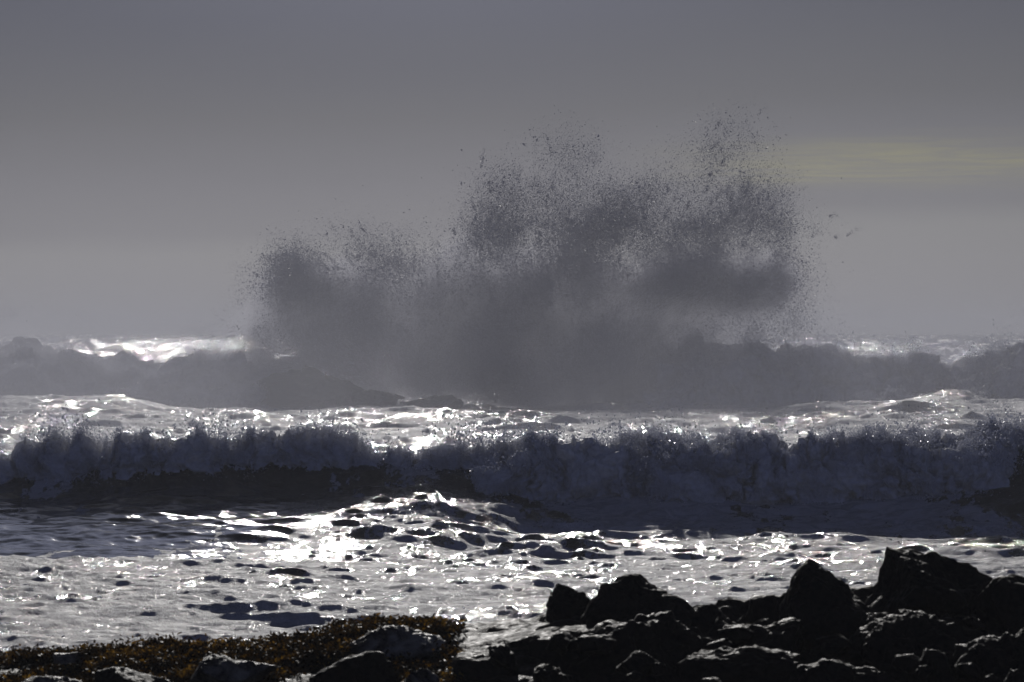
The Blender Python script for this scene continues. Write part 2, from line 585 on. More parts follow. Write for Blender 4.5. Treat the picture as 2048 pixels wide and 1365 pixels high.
def roller(name, pxa, pxb, D, top_row, R_of, mat, step, nv, amp, noise_s, lean=0.35, seed=0, parent=None, depth_k=1.0, dfun=None, drop=0.42, foot=None):
    """a rough roll of foam lying along a crest; returns object, surface points, normals"""
    pad = 0
    xa = (pxa - 1024) / FPX * D; xb = (pxb - 1024) / FPX * D
    nx = int((xb - xa) / step)
    xs = np.linspace(xa, xb, nx)
    px = xs / D * FPX + 1024
    R = R_of(px)
    dd = dfun(xs) if dfun is not None else np.full_like(xs, D)
    top = CAMZ - (top_row(px) - HOR) / FPX * dd - drop
    lump = samp3(N3, np.stack([xs / (noise_s * 20), xs * 0 + seed * 0.37, xs * 0], -1))
    top = top + np.clip(lump, -2, 1.5) * amp * 0.30
    th = np.linspace(math.radians(-25), math.radians(235), nv)      # 0 = behind, 90 = top, 180 = front
    # teardrop profile: wide at the foot
    cy = dd[:, None] + 0.0 * th
    cz = (top - R)[:, None] + 0.0 * th
    ny = np.cos(th)[None, :]; nz = np.sin(th)[None, :]
    low = np.clip(-nz, 0, 1)
    Yp = cy + R[:, None] * ny * depth_k - R[:, None] * lean * (1 - nz) * 0.7
    Zp = cz + R[:, None] * nz - R[:, None] * low * 0.6
    if foot is not None:
        Zp = np.where(nz < 0, cz + (cz - foot) * nz * 1.25, Zp)
    Xp = np.repeat(xs[:, None], nv, 1)
    Pp = np.stack([Xp, Yp, Zp], -1)
    Nn = np.stack([0 * Xp, ny + 0 * Xp, nz + 0 * Xp], -1)
    off = np.array([seed * 3.1, seed * 1.7, seed * 0.9])
    b = billow(Pp + off, noise_s, 5, 0.62)
    big = samp3(N3, (Pp + off) / (noise_s * 26))
    fine = samp3(N3b, (Pp + off) / (noise_s * 7))
    dsp = amp * (1.5 * 0.85 * np.tanh(b / 0.85) - 0.5 + 0.25 * np.clip(big, -1.5, 1.2) + 0.10 * np.clip(fine, -1.5, 1.5)) * (0.35 + R / R.max())[:, None]
    endf = np.clip(np.minimum(np.arange(nx), np.arange(nx)[::-1]) / (0.04 * nx), 0, 1)[:, None]
    Pd = Pp + Nn * dsp[..., None]
    Pd[..., 0] += amp * 0.5 * samp3(N3, (Pp + off + 7) / (noise_s * 9))
    Pd[..., 2] -= (1 - endf) * R[:, None] * 0.9
    o = mesh_obj(name, Pd.reshape(-1, 3), grid_faces(nx, nv)[:, ::-1], mat, parent=parent)
    return o, Pd, Nn


def spray_from(Pd, Nn, n, r0, size, seed, noise_s, up=0.6, front=(0.0, 1.0), thr=0.2, dropside=0.3):
    """scatter blobs off a rough surface, in clumps"""
    r = np.random.default_rng(seed)
    nx, nv, _ = Pd.shape
    m = n * 4
    i = r.integers(0, nx, m); j = r.integers(int(nv * front[0]), int(nv * front[1]), m)
    c = Pd[i, j] + r.normal(0, r0 * 0.25, (m, 3))
    h = r.exponential(r0, m) * (0.5 + 1.0 * np.clip(samp3(N3, (c + seed) / (noise_s * 30)), 0, 1.6))
    d = Nn[i, j] * 0.7 + r.normal(0, 0.6, (m, 3)) + np.array([0, -dropside, up * 0.5])
    c = c + d * h[:, None]
    cl = samp3(N3, (c + seed) / (noise_s * 10)) + 0.7 * samp3(N3c, (c - seed) / (noise_s * 3.2))
    keep = cl + r.normal(0, 0.4, m) - 1.2 * h / r0 * 0.12 > thr
    c = c[keep][:n]; d = r.normal(0, 0.5, (m, 3))[keep][:n] + 0.5 * d[keep][:n]
    s = size * np.clip(r.lognormal(0, 0.45, len(c)), 0.35, 3.0)
    return c, s, d


NW = bpy.data.objects.new('breaking_wave', None); COL.objects.link(NW); NW.location = (0, 0, 0)
tag(NW, 'near dark breaking wave with a ragged foam crest, right across behind the shore rocks', 'wave')


def top_near(px):
    xs = [-300, 0, 30, 120, 250, 350, 480, 560, 650, 700, 740, 770, 800, 870, 960, 1010, 1100, 1200, 1300, 1380, 1450, 1540, 1620, 1700, 1790, 1850, 1960, 2048, 2300]
    ys = [915, 898, 880, 868, 862, 858, 862, 858, 852, 858, 876, 884, 886, 880, 868, 872, 864, 876, 866, 862, 858, 872, 876, 856, 852, 850, 838, 836, 836]
    return np.interp(px, xs, ys)


def R_near(px):
    return np.interp(px, [-300, 0, 100, 300, 500, 640, 720, 780, 860, 940, 1000, 1100, 1300, 1500, 1700, 1850, 1960, 2048, 2300],
                     [0.28, 0.30, 0.34, 0.30, 0.24, 0.30, 0.26, 0.14, 0.18, 0.24, 0.26, 0.30, 0.24, 0.28, 0.26, 0.26, 0.22, 0.15, 0.14])


dcrest = lambda x: crest_d(x) - 0.55
ro, Pd, Nn = roller('foam_crest', -330, 2360, CREST_D, top_near, R_near, M_FOAM, 0.018, 150, 0.36, 0.26, lean=0.9, seed=1, parent=NW, dfun=dcrest, depth_k=1.0)
c, s, d = spray_from(Pd, Nn, 150000, 0.07, 0.0075, 5, 0.35, up=0.6, front=(0.1, 0.95), thr=0.0)
ce, se, de = spray_from(Pd, Nn, 45000, 0.11, 0.014, 15, 0.30, up=1.0, front=(0.15, 0.6), thr=1.0)
c = np.concatenate([c, ce]); s = np.concatenate([s, se]); d = np.concatenate([d, de])
# a second, lower apron of tumbling water in front of the tall right-hand part
dj = lambda x: crest_d(x) - 2.1


def R_apron(px):
    return np.interp(px, [930, 1000, 1080, 1250, 1500, 1700, 1850, 1930], [0.16, 0.36, 0.46, 0.44, 0.46, 0.42, 0.3, 0.14])


def top_apron(px):
    return np.interp(px, [930, 1000, 1080, 1180, 1300, 1420, 1560, 1700, 1800, 1930], [950, 905, 898, 912, 886, 895, 922, 886, 896, 925])


ro2, Pd2, Nn2 = roller('foam_apron', 930, 1930, CREST_D, top_apron, R_apron, M_FOAM, 0.018, 140, 0.46, 0.30, lean=0.3, seed=2, parent=NW, dfun=dj, drop=0.10, foot=0.1)
c2, s2, d2 = spray_from(Pd2, Nn2, 130000, 0.11, 0.008, 6, 0.35, up=0.7, front=(0.1, 0.95), thr=0.1)
cg, sg, dg = spray_from(Pd2, Nn2, 30000, 0.16, 0.014, 16, 0.30, up=1.1, front=(0.1, 0.6), thr=0.9)
c2 = np.concatenate([c2, cg]); s2 = np.concatenate([s2, sg]); d2 = np.concatenate([d2, dg])
C_ = np.concatenate([c, c2]); S_ = np.concatenate([s, s2]); D_ = np.concatenate([d, d2]) * 0.6
sp = drops_mesh('spray', C_, S_, M_DROP, 3, D_, parent=NW)

# far breakers left and right of the burst
FD = 216.0
FW = bpy.data.objects.new('distant_breaking_wave', None); COL.objects.link(FW)
tag(FW, 'far hazy breaker of tumbling white water left of the tall burst of spray', 'wave', 'far breakers beside the burst')


def top_fl(px):
    return np.interp(px, [-500, -200, 0, 50, 100, 160, 240, 340, 430, 470, 520, 560, 620], [640, 645, 652, 646, 658, 670, 682, 684, 676, 676, 670, 672, 690])


def R_fl(px):
    return np.interp(px, [-500, 0, 300, 520, 620], [1.35, 1.35, 1.1, 1.4, 1.2])


dfl = lambda x: 216 + 1.2 * np.sin(x * 0.25)
f1, Pf1, Nf1 = roller('foam_wall', -560, 600, FD, top_fl, R_fl, M_FOAM_FAR, 0.05, 120, 0.85, 0.85, lean=0.9, seed=3, parent=FW, dfun=dfl, drop=1.05, foot=-0.2)
cf, sf, df = spray_from(Pf1, Nf1, 170000, 0.22, 0.017, 8, 1.2, up=0.5, thr=0.3)
drops_mesh('spray', cf, sf, M_DROP, 9, df * 0.5, parent=FW)

FR = bpy.data.objects.new('distant_breaking_wave', None); COL.objects.link(FR)
tag(FR, 'far hazy breaker of tumbling white water right of the tall burst of spray', 'wave', 'far breakers beside the burst')


def top_fr(px):
    return np.interp(px, [1050, 1200, 1320, 1410, 1490, 1560, 1612, 1650, 1720, 1800, 1880, 1940, 1980, 2048, 2300, 2600],
                     [830, 760, 690, 652, 664, 682, 655, 682, 690, 694, 690, 672, 662, 668, 660, 655])


def R_fr(px):
    return np.interp(px, [1050, 1300, 1700, 2048, 2600], [0.5, 1.2, 1.3, 1.3, 1.4])


dfr = lambda x: 214 + 1.0 * np.sin(x * 0.22 + 1) - 0.15 * np.maximum(x - 12, 0)
f2, Pf2, Nf2 = roller('foam_wall', 1090, 2620, FD, top_fr, R_fr, M_FOAM_FAR, 0.05, 120, 0.85, 0.85, lean=0.9, seed=4, parent=FR, dfun=dfr, drop=1.05, foot=-0.2)
cf, sf, df = spray_from(Pf2, Nf2, 190000, 0.22, 0.017, 10, 1.2, up=0.5, thr=0.3)
drops_mesh('spray', cf, sf, M_DROP, 11, df * 0.5, parent=FR)

def cascade(parent, a, b, top_row, seed, dy, fall, R0):
    tr = lambda px: top_row(px) + fall / FD * FPX + 14 * np.sin(px / 41.0 + seed) + 9 * np.sin(px / 17.0 + 2 * seed)
    Rf = lambda px: R0 * (1 + 0.35 * np.sin(px / 60.0 + seed * 2)) * np.minimum(sstep(a, a + 160, px), sstep(b, b - 90, px)) + 0.05
    df_ = lambda x: 214.5 + np.sin(x * 0.22 + seed) - dy + 0.6 * np.sin(x * 0.9 + seed)
    o, Pq, Nq = roller('foam_fall', a, b, FD, tr, Rf, M_FOAM_FAR, 0.05, 90, 0.60, 0.6, lean=0.5, seed=seed, parent=parent, dfun=df_, drop=0.25, foot=-0.1)
    cq, sq, dq = spray_from(Pq, Nq, 50000, 0.16, 0.015, seed + 30, 0.9, up=0.6, front=(0.1, 0.9), thr=0.4)
    drops_mesh('spray', cq, sq, M_DROP, seed + 40, dq * 0.5, parent=parent)


for k, (dy, fall, R0) in enumerate(((3.0, 0.95, 0.55), (5.6, 1.85, 0.50), (8.2, 2.6, 0.36))):
    cascade(FW, -560, 560, top_fl, 51 + k, dy, fall, R0)
    cascade(FR, 1330 - 40 * k, 2620, top_fr, 55 + k, dy, fall, R0)

# ---------------------------------------------------------------- the reef burst
BD = 214.5
K = BD / FPX
# photo column, row, half width, half height, amount, depth offset (m), half depth (m)
CORE = [
    (600, 600, 62, 66, 1.8, 0.0, 2.0), (640, 560, 75, 48, 1.4, 0.5, 1.8), (590, 545, 38, 34, 1.2, 0, 1.4), (780, 770, 90, 36, .8, 1.5, 1.5), (1210, 560, 90, 50, .6, .3, 1.8), (590, 700, 95, 110, 1.0, 0, 2.6), (700, 640, 85, 105, 1.3, -.5, 2.4),
    (760, 720, 150, 95, 1.2, 0, 3.0), (800, 590, 95, 62, .6, .8, 2.0), (880, 640, 95, 95, .9, 0, 2.4), (930, 560, 75, 62, .9, 0, 2.0),
    (1000, 600, 105, 105, .9, .5, 2.6), (990, 730, 140, 90, 1.2, -.6, 2.8), (1010, 495, 75, 42, .55, -.3, 1.6), (1100, 580, 105, 85, .7, .4, 2.4),
    (1150, 690, 190, 110, 1.0, 0, 3.0), (1140, 480, 55, 50, .4, .3, 1.5), (1270, 640, 170, 110, .8, .3, 2.8), (1340, 560, 85, 45, .9, -.2, 1.8),
    (1400, 550, 110, 48, 1.8, -.4, 1.8), (1480, 560, 80, 50, 3.0, -.4, 2.0), (1530, 555, 45, 45, 3.0, -.2, 1.6), (1450, 630, 105, 55, .7, 0, 2.0), (1350, 720, 200, 80, .9, 0, 2.6),
    (1060, 745, 130, 70, 1.4, 0, 2.2), (1200, 760, 160, 60, 1.4, 0, 2.2), (640, 740, 110, 60, 1.0, 0.6, 2.0), (1340, 760, 120, 55, 1.2, 0, 2.2), (900, 745, 90, 50, .7, 1.0, 2.0),
    (520, 690, 55, 60, .6, 0, 1.8), (450, 700, 60, 45, .5, 0, 1.8), (1540, 600, 40, 60, .25, 0, 1.2),
]
VEIL = [
    (600, 530, 55, 35, .35, 0, 1.6), (750, 510, 95, 42, .30, .3, 1.6), (860, 530, 70, 30, .2, .3, 1.6), (1000, 465, 70, 50, .22, 0, 1.5),
    (1100, 430, 110, 70, .22, .2, 1.8), (1300, 480, 180, 90, .28, .2, 2.4), (1440, 480, 110, 75, .34, 0, 2.0), (1450, 380, 65, 95, .15, 0, 1.5),
    (1440, 320, 40, 60, .16, 0, 1.2), (1500, 270, 38, 42, .10, 0, 1.0), (1250, 390, 110, 70, .08, 0, 1.8), (1520, 440, 60, 70, .10, 0, 1.5), (1380, 410, 130, 60, .12, 0, 1.8), (1220, 460, 120, 60, .12, 0, 1.8), (1125, 330, 62, 62, .10, 0, 1.2),
    (1020, 380, 60, 50, .12, 0, 1.2), (1555, 480, 32, 90, .14, 0, 1.2), (1640, 455, 30, 22, .06, 0, .8), (1590, 600, 35, 80, .07, 0, 1.0),
    (1190, 300, 14, 34, .05, 0, .6), (1180, 550, 120, 60, .3, 0, 2.0),
]


def blob_density(p, blobs, sharp=1.0):
    out = np.zeros(p.shape[:-1], np.float32)
    for (bx, by, rx, ry, a, oy, ry_d) in blobs:
        c = np.array([(bx - 1024) * K, BD + oy, CAMZ - (by - HOR) * K])
        q = (((p[..., 0] - c[0]) / (rx * K)) ** 2 + ((p[..., 1] - c[1]) / ry_d) ** 2 + ((p[..., 2] - c[2]) / (ry * K)) ** 2)
        out += a * np.exp(-q * 1.1 * sharp)
    return out


def sample_blobs(n, blobs, seed, weight=1.0, wmul=None):
    r = np.random.default_rng(seed)
    w = np.array([b[2] * b[3] * b[4] ** weight for b in blobs], float)
    k = r.choice(len(blobs), n, p=w / w.sum())
    B = np.array(blobs)[k]
    g = r.normal(0, 0.66, (n, 3))
    x = (B[:, 0] - 1024) * K + g[:, 0] * B[:, 2] * K
    z = CAMZ - (B[:, 1] - HOR) * K + g[:, 1] * B[:, 3] * K
    y = BD + B[:, 5] + g[:, 2] * B[:, 6]
    return np.stack([x, y, z], 1)


def clumped(c, r, k1=1.0, k2=1.0, thr=0.0, soft=0.35):
    # thrown water keeps together in fingers that fan out from the reef
    q = c - np.array([2.0, BD, -6.0])
    rad = np.linalg.norm(q, axis=1)
    fan = np.stack([np.arctan2(q[:, 0], q[:, 2]) * 1.1, rad / 34.0, q[:, 1] / 16.0], 1)
    n1 = samp3(N3c, fan) * 0.8 + 0.35 * samp3(N3, c / 22.0)
    n2 = samp3(N3c, c / 7.0 + 0.3)
    n3 = samp3(N3b, c / 5.0 + 0.7)
    v = k1 * n1 + k2 * n2 + 0.5 * n3
    return v + r.normal(0, soft, len(c)) > thr


rr = np.random.default_rng(31)
c1 = sample_blobs(760000, CORE, 41)
c1 = c1[clumped(c1, rr, 0.5, 0.6, -0.1)]
c1[:, 1] -= 3.0
c2 = sample_blobs(700000, VEIL, 42)
c2 = c2[clumped(c2, rr, 0.5, 0.45, 0.1, 0.8)]
c3 = sample_blobs(26000, VEIL + CORE[:2] + CORE[10:12], 43)
c3 = c3[clumped(c3, rr, 0.8, 1.2, 0.9, 0.2)]
# strings of water flung out of the burst: each a short arc of drops, thinning towards its tip
nj, per = 520, 70
st = sample_blobs(nj, [b for b in VEIL if b[4] > 0.08] + CORE[:3] + CORE[10:14], 44)
out = st - np.array([2.0, BD, -8.0]); out /= np.linalg.norm(out, axis=1)[:, None]
out = out + rr.normal(0, .30, out.shape)
ln = rr.uniform(0.5, 1.7, nj)
s_ = rr.random((nj, per)) ** 1.2
jc = st[:, None, :] + out[:, None, :] * (ln[:, None] * s_)[..., None]
jc[..., 2] -= 0.45 * ln[:, None] * s_ ** 2
jc = (jc + rr.normal(0, 1, jc.shape) * (0.03 + 0.09 * s_)[..., None]).reshape(-1, 3)
js = (0.030 * (1 - 0.65 * s_) * rr.uniform(0.5, 1.2, (nj, 1))).reshape(-1)
C_ = np.concatenate([c1, c2, c3, jc])
S_ = np.concatenate([0.0145 * rr.lognormal(0, .4, len(c1)), 0.0118 * rr.lognormal(0, .45, len(c2)), 0.030 * rr.lognormal(0, .45, len(c3)), js])
# droplets fly up and outwards from the reef
org = np.array([2.0, BD, -2.0])
D_ = (C_ - org); D_ /= np.linalg.norm(D_, axis=1)[:, None]; D_ = D_ * rr.uniform(0, 0.5, (len(C_), 1)) + rr.normal(0, .3, D_.shape)
kp = C_[:, 2] > 0.2
print('burst drops', kp.sum())
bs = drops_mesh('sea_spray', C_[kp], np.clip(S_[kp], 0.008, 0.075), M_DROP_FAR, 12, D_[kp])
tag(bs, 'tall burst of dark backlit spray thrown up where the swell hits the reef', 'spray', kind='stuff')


# the fine mist in and around it: a volume grid
def mist_volume(name, x0, x1, y0, y1, z0, z1, vox, fun, mat):
    nx, ny, nz = int((x1 - x0) / vox) + 1, int((y1 - y0) / vox) + 1, int((z1 - z0) / vox) + 1
    gx = np.linspace(x0, x1, nx); gy = np.linspace(y0, y1, ny); gz = np.linspace(z0, z1, nz)
    p = np.stack(np.meshgrid(gx, gy, gz, indexing='ij'), -1)
    den = fun(p).astype(np.float32)
    me = bpy.data.meshes.new(name)
    me.vertices.add(nx * ny * nz)
    me.vertices.foreach_set('co', p.reshape(-1, 3).astype(np.float32).ravel())
    a = me.attributes.new('amount', 'FLOAT', 'POINT')
    a.data.foreach_set('value', den.ravel())
    o = bpy.data.objects.new(name, me); COL.objects.link(o)
    g = bpy.data.node_groups.new(name, 'GeometryNodeTree')
    g.interface.new_socket('Geometry', in_out='INPUT', socket_type='NodeSocketGeometry')
    g.interface.new_socket('Geometry', in_out='OUTPUT', socket_type='NodeSocketGeometry')
    N = g.nodes; L = g.links
    gi = N.new('NodeGroupInput'); go = N.new('NodeGroupOutput')
    vc = N.new('GeometryNodeVolumeCube')
    vc.inputs['Min'].default_value = (x0, y0, z0); vc.inputs['Max'].default_value = (x1, y1, z1)
    vc.inputs['Resolution X'].default_value = nx; vc.inputs['Resolution Y'].default_value = ny; vc.inputs['Resolution Z'].default_value = nz
    pos = N.new('GeometryNodeInputPosition')
    sp_ = N.new('ShaderNodeSeparateXYZ'); L.new(pos.outputs[0], sp_.inputs[0])

    def mth(op, a, b):
        q = N.new('ShaderNodeMath'); q.operation = op
        for k, v in enumerate((a, b)):
            if v is None: continue
            if isinstance(v, (int, float)): q.inputs[k].default_value = v
            else: L.new(v, q.inputs[k])
        return q.outputs[0]
    idx = []
    for k, (lo, hi, nn) in enumerate(((x0, x1, nx), (y0, y1, ny), (z0, z1, nz))):
        v = mth('ROUND', mth('MULTIPLY', mth('SUBTRACT', sp_.outputs[k], lo), (nn - 1) / (hi - lo)), None)
        v = mth('MINIMUM', mth('MAXIMUM', v, 0.0), float(nn - 1))
        idx.append(v)
    # index as integers to stay exact
    def imth(op, a, b):
        q = N.new('FunctionNodeIntegerMath'); q.operation = op
        for k, v in enumerate((a, b)):
            if isinstance(v, int): q.inputs[k].default_value = v
            else: L.new(v, q.inputs[k])
        return q.outputs[0]
    lin = imth('ADD', imth('MULTIPLY', imth('ADD', imth('MULTIPLY', idx[0], ny), idx[1]), nz), idx[2])
    na = N.new('GeometryNodeInputNamedAttribute'); na.data_type = 'FLOAT'; na.inputs['Name'].default_value = 'amount'
    si = N.new('GeometryNodeSampleIndex'); si.data_type = 'FLOAT'; si.domain = 'POINT'
    L.new(gi.outputs[0], si.inputs['Geometry']); L.new(na.outputs[0], si.inputs['Value']); L.new(lin, si.inputs['Index'])
    L.new(si.outputs[0], vc.inputs['Density'])
    sm = N.new('GeometryNodeSetMaterial'); sm.inputs['Material'].default_value = mat
    L.new(vc.outputs[0], sm.inputs['Geometry']); L.new(sm.outputs[0], go.inputs[0])
    md = o.modifiers.new('mist', 'NODES'); md.node_group = g
    me.materials.append(mat)
    print('mist voxels', nx, ny, nz)
    return o


m_mist, t = new_mat('spray_mist')
at = t.n('ShaderNodeAttribute', attribute_name='density')
pv = t.n('ShaderNodeVolumePrincipled')
pv.inputs['Color'].default_value = (0.83, 0.84, 0.93, 1)
pv.inputs['Density'].default_value = 1.0
pv.inputs['Anisotropy'].default_value = 0.3
out_surface(t, None, pv.outputs[0])


def mist_fun(p):
    w = p + 0.3 * np.stack([samp3(N3, p / 9.0), samp3(N3, p / 9.0 + 0.3), samp3(N3, p / 9.0 + 0.6)], -1)
    core = blob_density(w, CORE)
    veil = blob_density(w, VEIL)
    n = samp3(N3, p / 20.0 + 0.1) * 0.55 + samp3(N3c, p / 8.0) * 0.45 + samp3(N3b, p / 6.0) * 0.25
    g = sstep(0.03, 0.5, core)
    d = 0.52 * np.clip(core - 0.17 + 0.30 * (1.1 * n + 0.1 + 0.5 * samp3(N3b, p / 2.7)) * g, 0, 2) + 0.13 * np.clip(veil * (1 + 0.6 * n) - 0.04, 0, 3)
    # torn spray standing on the two far breakers
    px = p[..., 0] / FD * FPX + 1024
    wt = CAMZ - (np.where(px < 800, top_fl(px), top_fr(px)) - HOR) / FPX * FD
    xg = np.maximum(sstep(600, 480, px), sstep(1290, 1380, px))
    wg = sstep(1.30, 0.72, p[..., 2] / wt + 0.10 * n) * np.exp(-((p[..., 1] - 212.2) / 1.9) ** 2) * xg
    d += 0.16 * np.clip(wg - 0.46 + 0.60 * n * sstep(0.02, 0.4, wg), 0, 1)
    # low mist drifting in front of and over both far breakers
    top = 2.6 + 1.4 * samp3(N3, p * np.array([1, 1, 0]) / 40.0 + 0.5)
    foot = sstep(0, 1, np.clip(1 - (p[..., 2] - 0.2) / np.maximum(top, 0.6), 0, 1)) * np.exp(-((p[..., 1] - 210.5) / 3.5) ** 2) * sstep(-0.2, 0.9, samp3(N3, p / 30.0 + 0.8) + 0.6 * sstep(700, 500, p[..., 0] / FD * FPX + 1024))
    d += 0.24 * foot * np.clip(0.8 + 1.6 * n, 0.0, 4)
    d *= sstep(-0.3, 0.5, p[..., 2])
    edge = sstep(0, 1.2, p[..., 1] - 205) * sstep(0, 1.2, 223 - p[..., 1])
    return d * edge


mist = mist_volume('mist', -34, 34, 205, 223, -0.3, 15.2, 0.165, mist_fun, m_mist)
tag(mist, 'pale drifting mist of fine spray around the burst and the far breakers', 'mist', kind='stuff')




def surf_mist(p):
    n = samp3(N3, p / 60.0 + 0.2)
    q = sstep(118, 175, p[..., 1]) * sstep(209, 200, p[..., 1])
    return 0.0165 * q * np.exp(-np.clip(p[..., 2], 0, 99) / 3.6) * sstep(14.5, 10, p[..., 2]) * np.clip(1 + 0.6 * n + 0.3 * samp3(N3c, p / 30.0), 0.15, 2.5)


def crest_mist(p):
    x = p[..., 0]; px = x / CREST_D * FPX + 1024
    top = CAMZ - (top_near(px) - HOR) / FPX * CREST_D
    Rr = R_near(px)
    n = samp3(N3, p / 6.0 + 0.2) * 0.5 + samp3(N3c, p / 2.2) * 0.7 + samp3(N3b, p / 1.6) * 0.35
    yc = crest_d(x) - 0.9 - Rr * 0.8
    hgt = (p[..., 2] - (top - Rr * 1.2)) / (0.35 + Rr * 1.1)
    core = np.exp(-((p[..., 1] - yc) / (0.45 + Rr)) ** 2) * np.exp(-hgt ** 2)
    core = core * (0.4 + 1.6 * Rr)
    return 0.30 * np.clip(core - 0.40 + 0.34 * n * sstep(0.05, 0.45, core), 0, 1)


cm = mist_volume('mist', -14, 14, 92.6, 98.6, 0.1, 2.8, 0.075, crest_mist, m_mist)
tag(cm, 'torn veils of fine spray along the crest of the near breaking wave', 'mist', kind='stuff')

low = mist_volume('mist', -60, 60, 116, 210, -1.0, 15.0, 1.0, surf_mist, m_mist)
tag(low, 'faint low mist hanging over the white water between the two lines of breakers', 'mist', kind='stuff')

# ---------------------------------------------------------------- rocks
def ico(sub):
    import bmesh
    bm = bmesh.new()
    bmesh.ops.create_icosphere(bm, subdivisions=sub, radius=1.0)
    v = np.array([q.co[:] for q in bm.verts]); f = np.array([[q.index for q in x.verts] for x in bm.faces])
    bm.free()
    return v, f


ICO = {k: ico(k) for k in (4, 5, 6)}


def rock(name, poly, D, depth, label, group=None, mat=None, seed=0, sub=6, facet=1.0, rough=0.05, cat='rock', strata=0.0):
    """poly: outline as photo columns and rows; D distance; depth half-thickness in metres"""
    poly = np.array(poly, float)
    r = np.random.default_rng(seed + 100)
    v, f = ICO[sub]
    cx, cy = (poly[:, 0].min() + poly[:, 0].max()) / 2, (poly[:, 1].min() + poly[:, 1].max()) / 2
    ang = np.arctan2(-(poly[:, 1] - cy), poly[:, 0] - cx)
    rad = np.hypot(poly[:, 0] - cx, poly[:, 1] - cy) * D / FPX
    o = np.argsort(ang); ang = ang[o]; rad = rad[o]
    # straight edges between the outline's points
    A = np.linspace(-np.pi, np.pi, 721)
    px_ = np.cos(ang) * rad; pz_ = np.sin(ang) * rad
    res = np.zeros_like(A)
    m = len(ang)
    for q, a in enumerate(A):
        k = np.searchsorted(ang, a) % m
        i0 = (k - 1) % m
        x1, z1, x2, z2 = px_[i0], pz_[i0], px_[k], pz_[k]
        dxx, dzz = math.cos(a), math.sin(a)
        den = dxx * (z2 - z1) - dzz * (x2 - x1)
        res[q] = (x1 * (z2 - z1) - z1 * (x2 - x1)) / den if abs(den) > 1e-9 else rad[k]
    res = np.abs(res)
    th = np.arctan2(v[:, 2], v[:, 0])
    rr_ = np.interp(th, A, res)
    h = np.hypot(v[:, 0], v[:, 2])
    # squarer section than a ball
    dd_ = v[:, 1]
    k = (np.abs(h) ** 3.0 + np.abs(dd_) ** 3.0) ** (-1 / 3.0)
    base = np.stack([np.cos(th) * rr_ * h * k, dd_ * depth * k, np.sin(th) * rr_ * h * k], 1)
    # cut by random planes so it breaks into flat faces
    pl = r.normal(0, 1, (16, 3)); pl /= np.linalg.norm(pl, axis=1)[:, None]
    off = r.uniform(0.42, 0.92, 16)
    u = base / np.array([rr_.mean(), depth, rr_.mean()])
    for pn, po in zip(pl, off):
        s_ = u @ pn - po
        s_ = np.maximum(s_, 0) * facet
        u = u - s_[:, None] * pn[None, :]
    base2 = u * np.array([rr_.mean(), depth, rr_.mean()])
    # stretch back to the outline's own box
    for ax_ in (0, 2):
        lo, hi = base[:, ax_].min(), base[:, ax_].max(); l2, h2 = base2[:, ax_].min(), base2[:, ax_].max()
        base2[:, ax_] = lo + (base2[:, ax_] - l2) * (hi - lo) / (h2 - l2)
    size = rr_.mean()
    c0 = P(cx, cy, D)
    wp = base2 + c0 + seed
    nn = v
    dsp = rough * size * (samp3(N3, wp / (size * 5)) * 1.1 + 0.55 * samp3(N3c, wp / (size * 2.2)) + 0.9 * (np.abs(samp3(N3c, wp / (size * 4) + .5)) - 0.8) - 0.9 * np.abs(samp3(N3, wp / (size * 7) + .2)) + 0.30 * samp3(N3b, wp / (size * 4)))
    if strata:
        zz = wp[:, 2] / size * 9 + samp3(N3, wp / (size * 6)) * 1.2 + wp[:, 0] / size * 0.8
        dsp = dsp + strata * size * (np.abs((zz % 1.0) - 0.5) * 2 - 0.5)
    base2 = base2 + nn * dsp[:, None]
    ob = mesh_obj(name, base2, f, mat or M_ROCK)
    ob.location = c0
    tag(ob, label, cat, group)
    return ob


G = 'black shore rocks along the bottom right'
RD = 27.0
rock('boulder', [(1090, 1300), (1108, 1215), (1122, 1172), (1142, 1165), (1165, 1170), (1178, 1195), (1200, 1240), (1210, 1310), (1150, 1340)], 27.4, 0.22,
     'narrow black pointed rock standing against the left side of the smooth dome', G, seed=1)
rock('boulder', [(1170, 1290), (1180, 1220), (1200, 1170), (1225, 1148), (1262, 1138), (1295, 1148), (1320, 1170), (1355, 1192), (1378, 1225), (1388, 1275), (1330, 1330), (1220, 1330)], 27.2, 0.35,
     'smooth rounded black dome of rock, the biggest rounded one', G, seed=2, facet=0.7, rough=0.05)
rock('boulder', [(1008, 1375), (1016, 1300), (1030, 1270), (1046, 1268), (1060, 1290), (1085, 1330), (1080, 1380)], 26.6, 0.15,
     'small sharp black rock at the left foot of the dark pile', G, seed=3, sub=5)
rock('boulder', [(1040, 1400), (1060, 1300), (1095, 1250), (1150, 1232), (1230, 1240), (1300, 1238), (1370, 1262), (1420, 1300), (1440, 1400), (1250, 1430)], 26.0, 0.42,
     'broad low black rock with brown sheen streaks, spread below the rounded dome', G, seed=4, rough=0.075)
rock('boulder', [(1378, 1290), (1385, 1235), (1398, 1213), (1415, 1215), (1432, 1240), (1460, 1262), (1455, 1320), (1400, 1330)], 27.0, 0.16,
     'small black knob in the dip just right of the rounded dome', G, seed=5, sub=5)
rock('boulder', [(1400, 1420), (1415, 1270), (1470, 1240), (1540, 1235), (1600, 1255), (1620, 1330), (1600, 1430)], 26.0, 0.35,
     'squat black rock filling the dip between dome and tall block', G, seed=6)
rock('boulder', [(1470, 1290), (1488, 1225), (1494, 1195), (1520, 1190), (1545, 1193), (1580, 1188), (1605, 1215), (1610, 1290), (1540, 1310)], 27.2, 0.2,
     'low black rock with flat top leaning on the tall block', G, seed=7, sub=5)
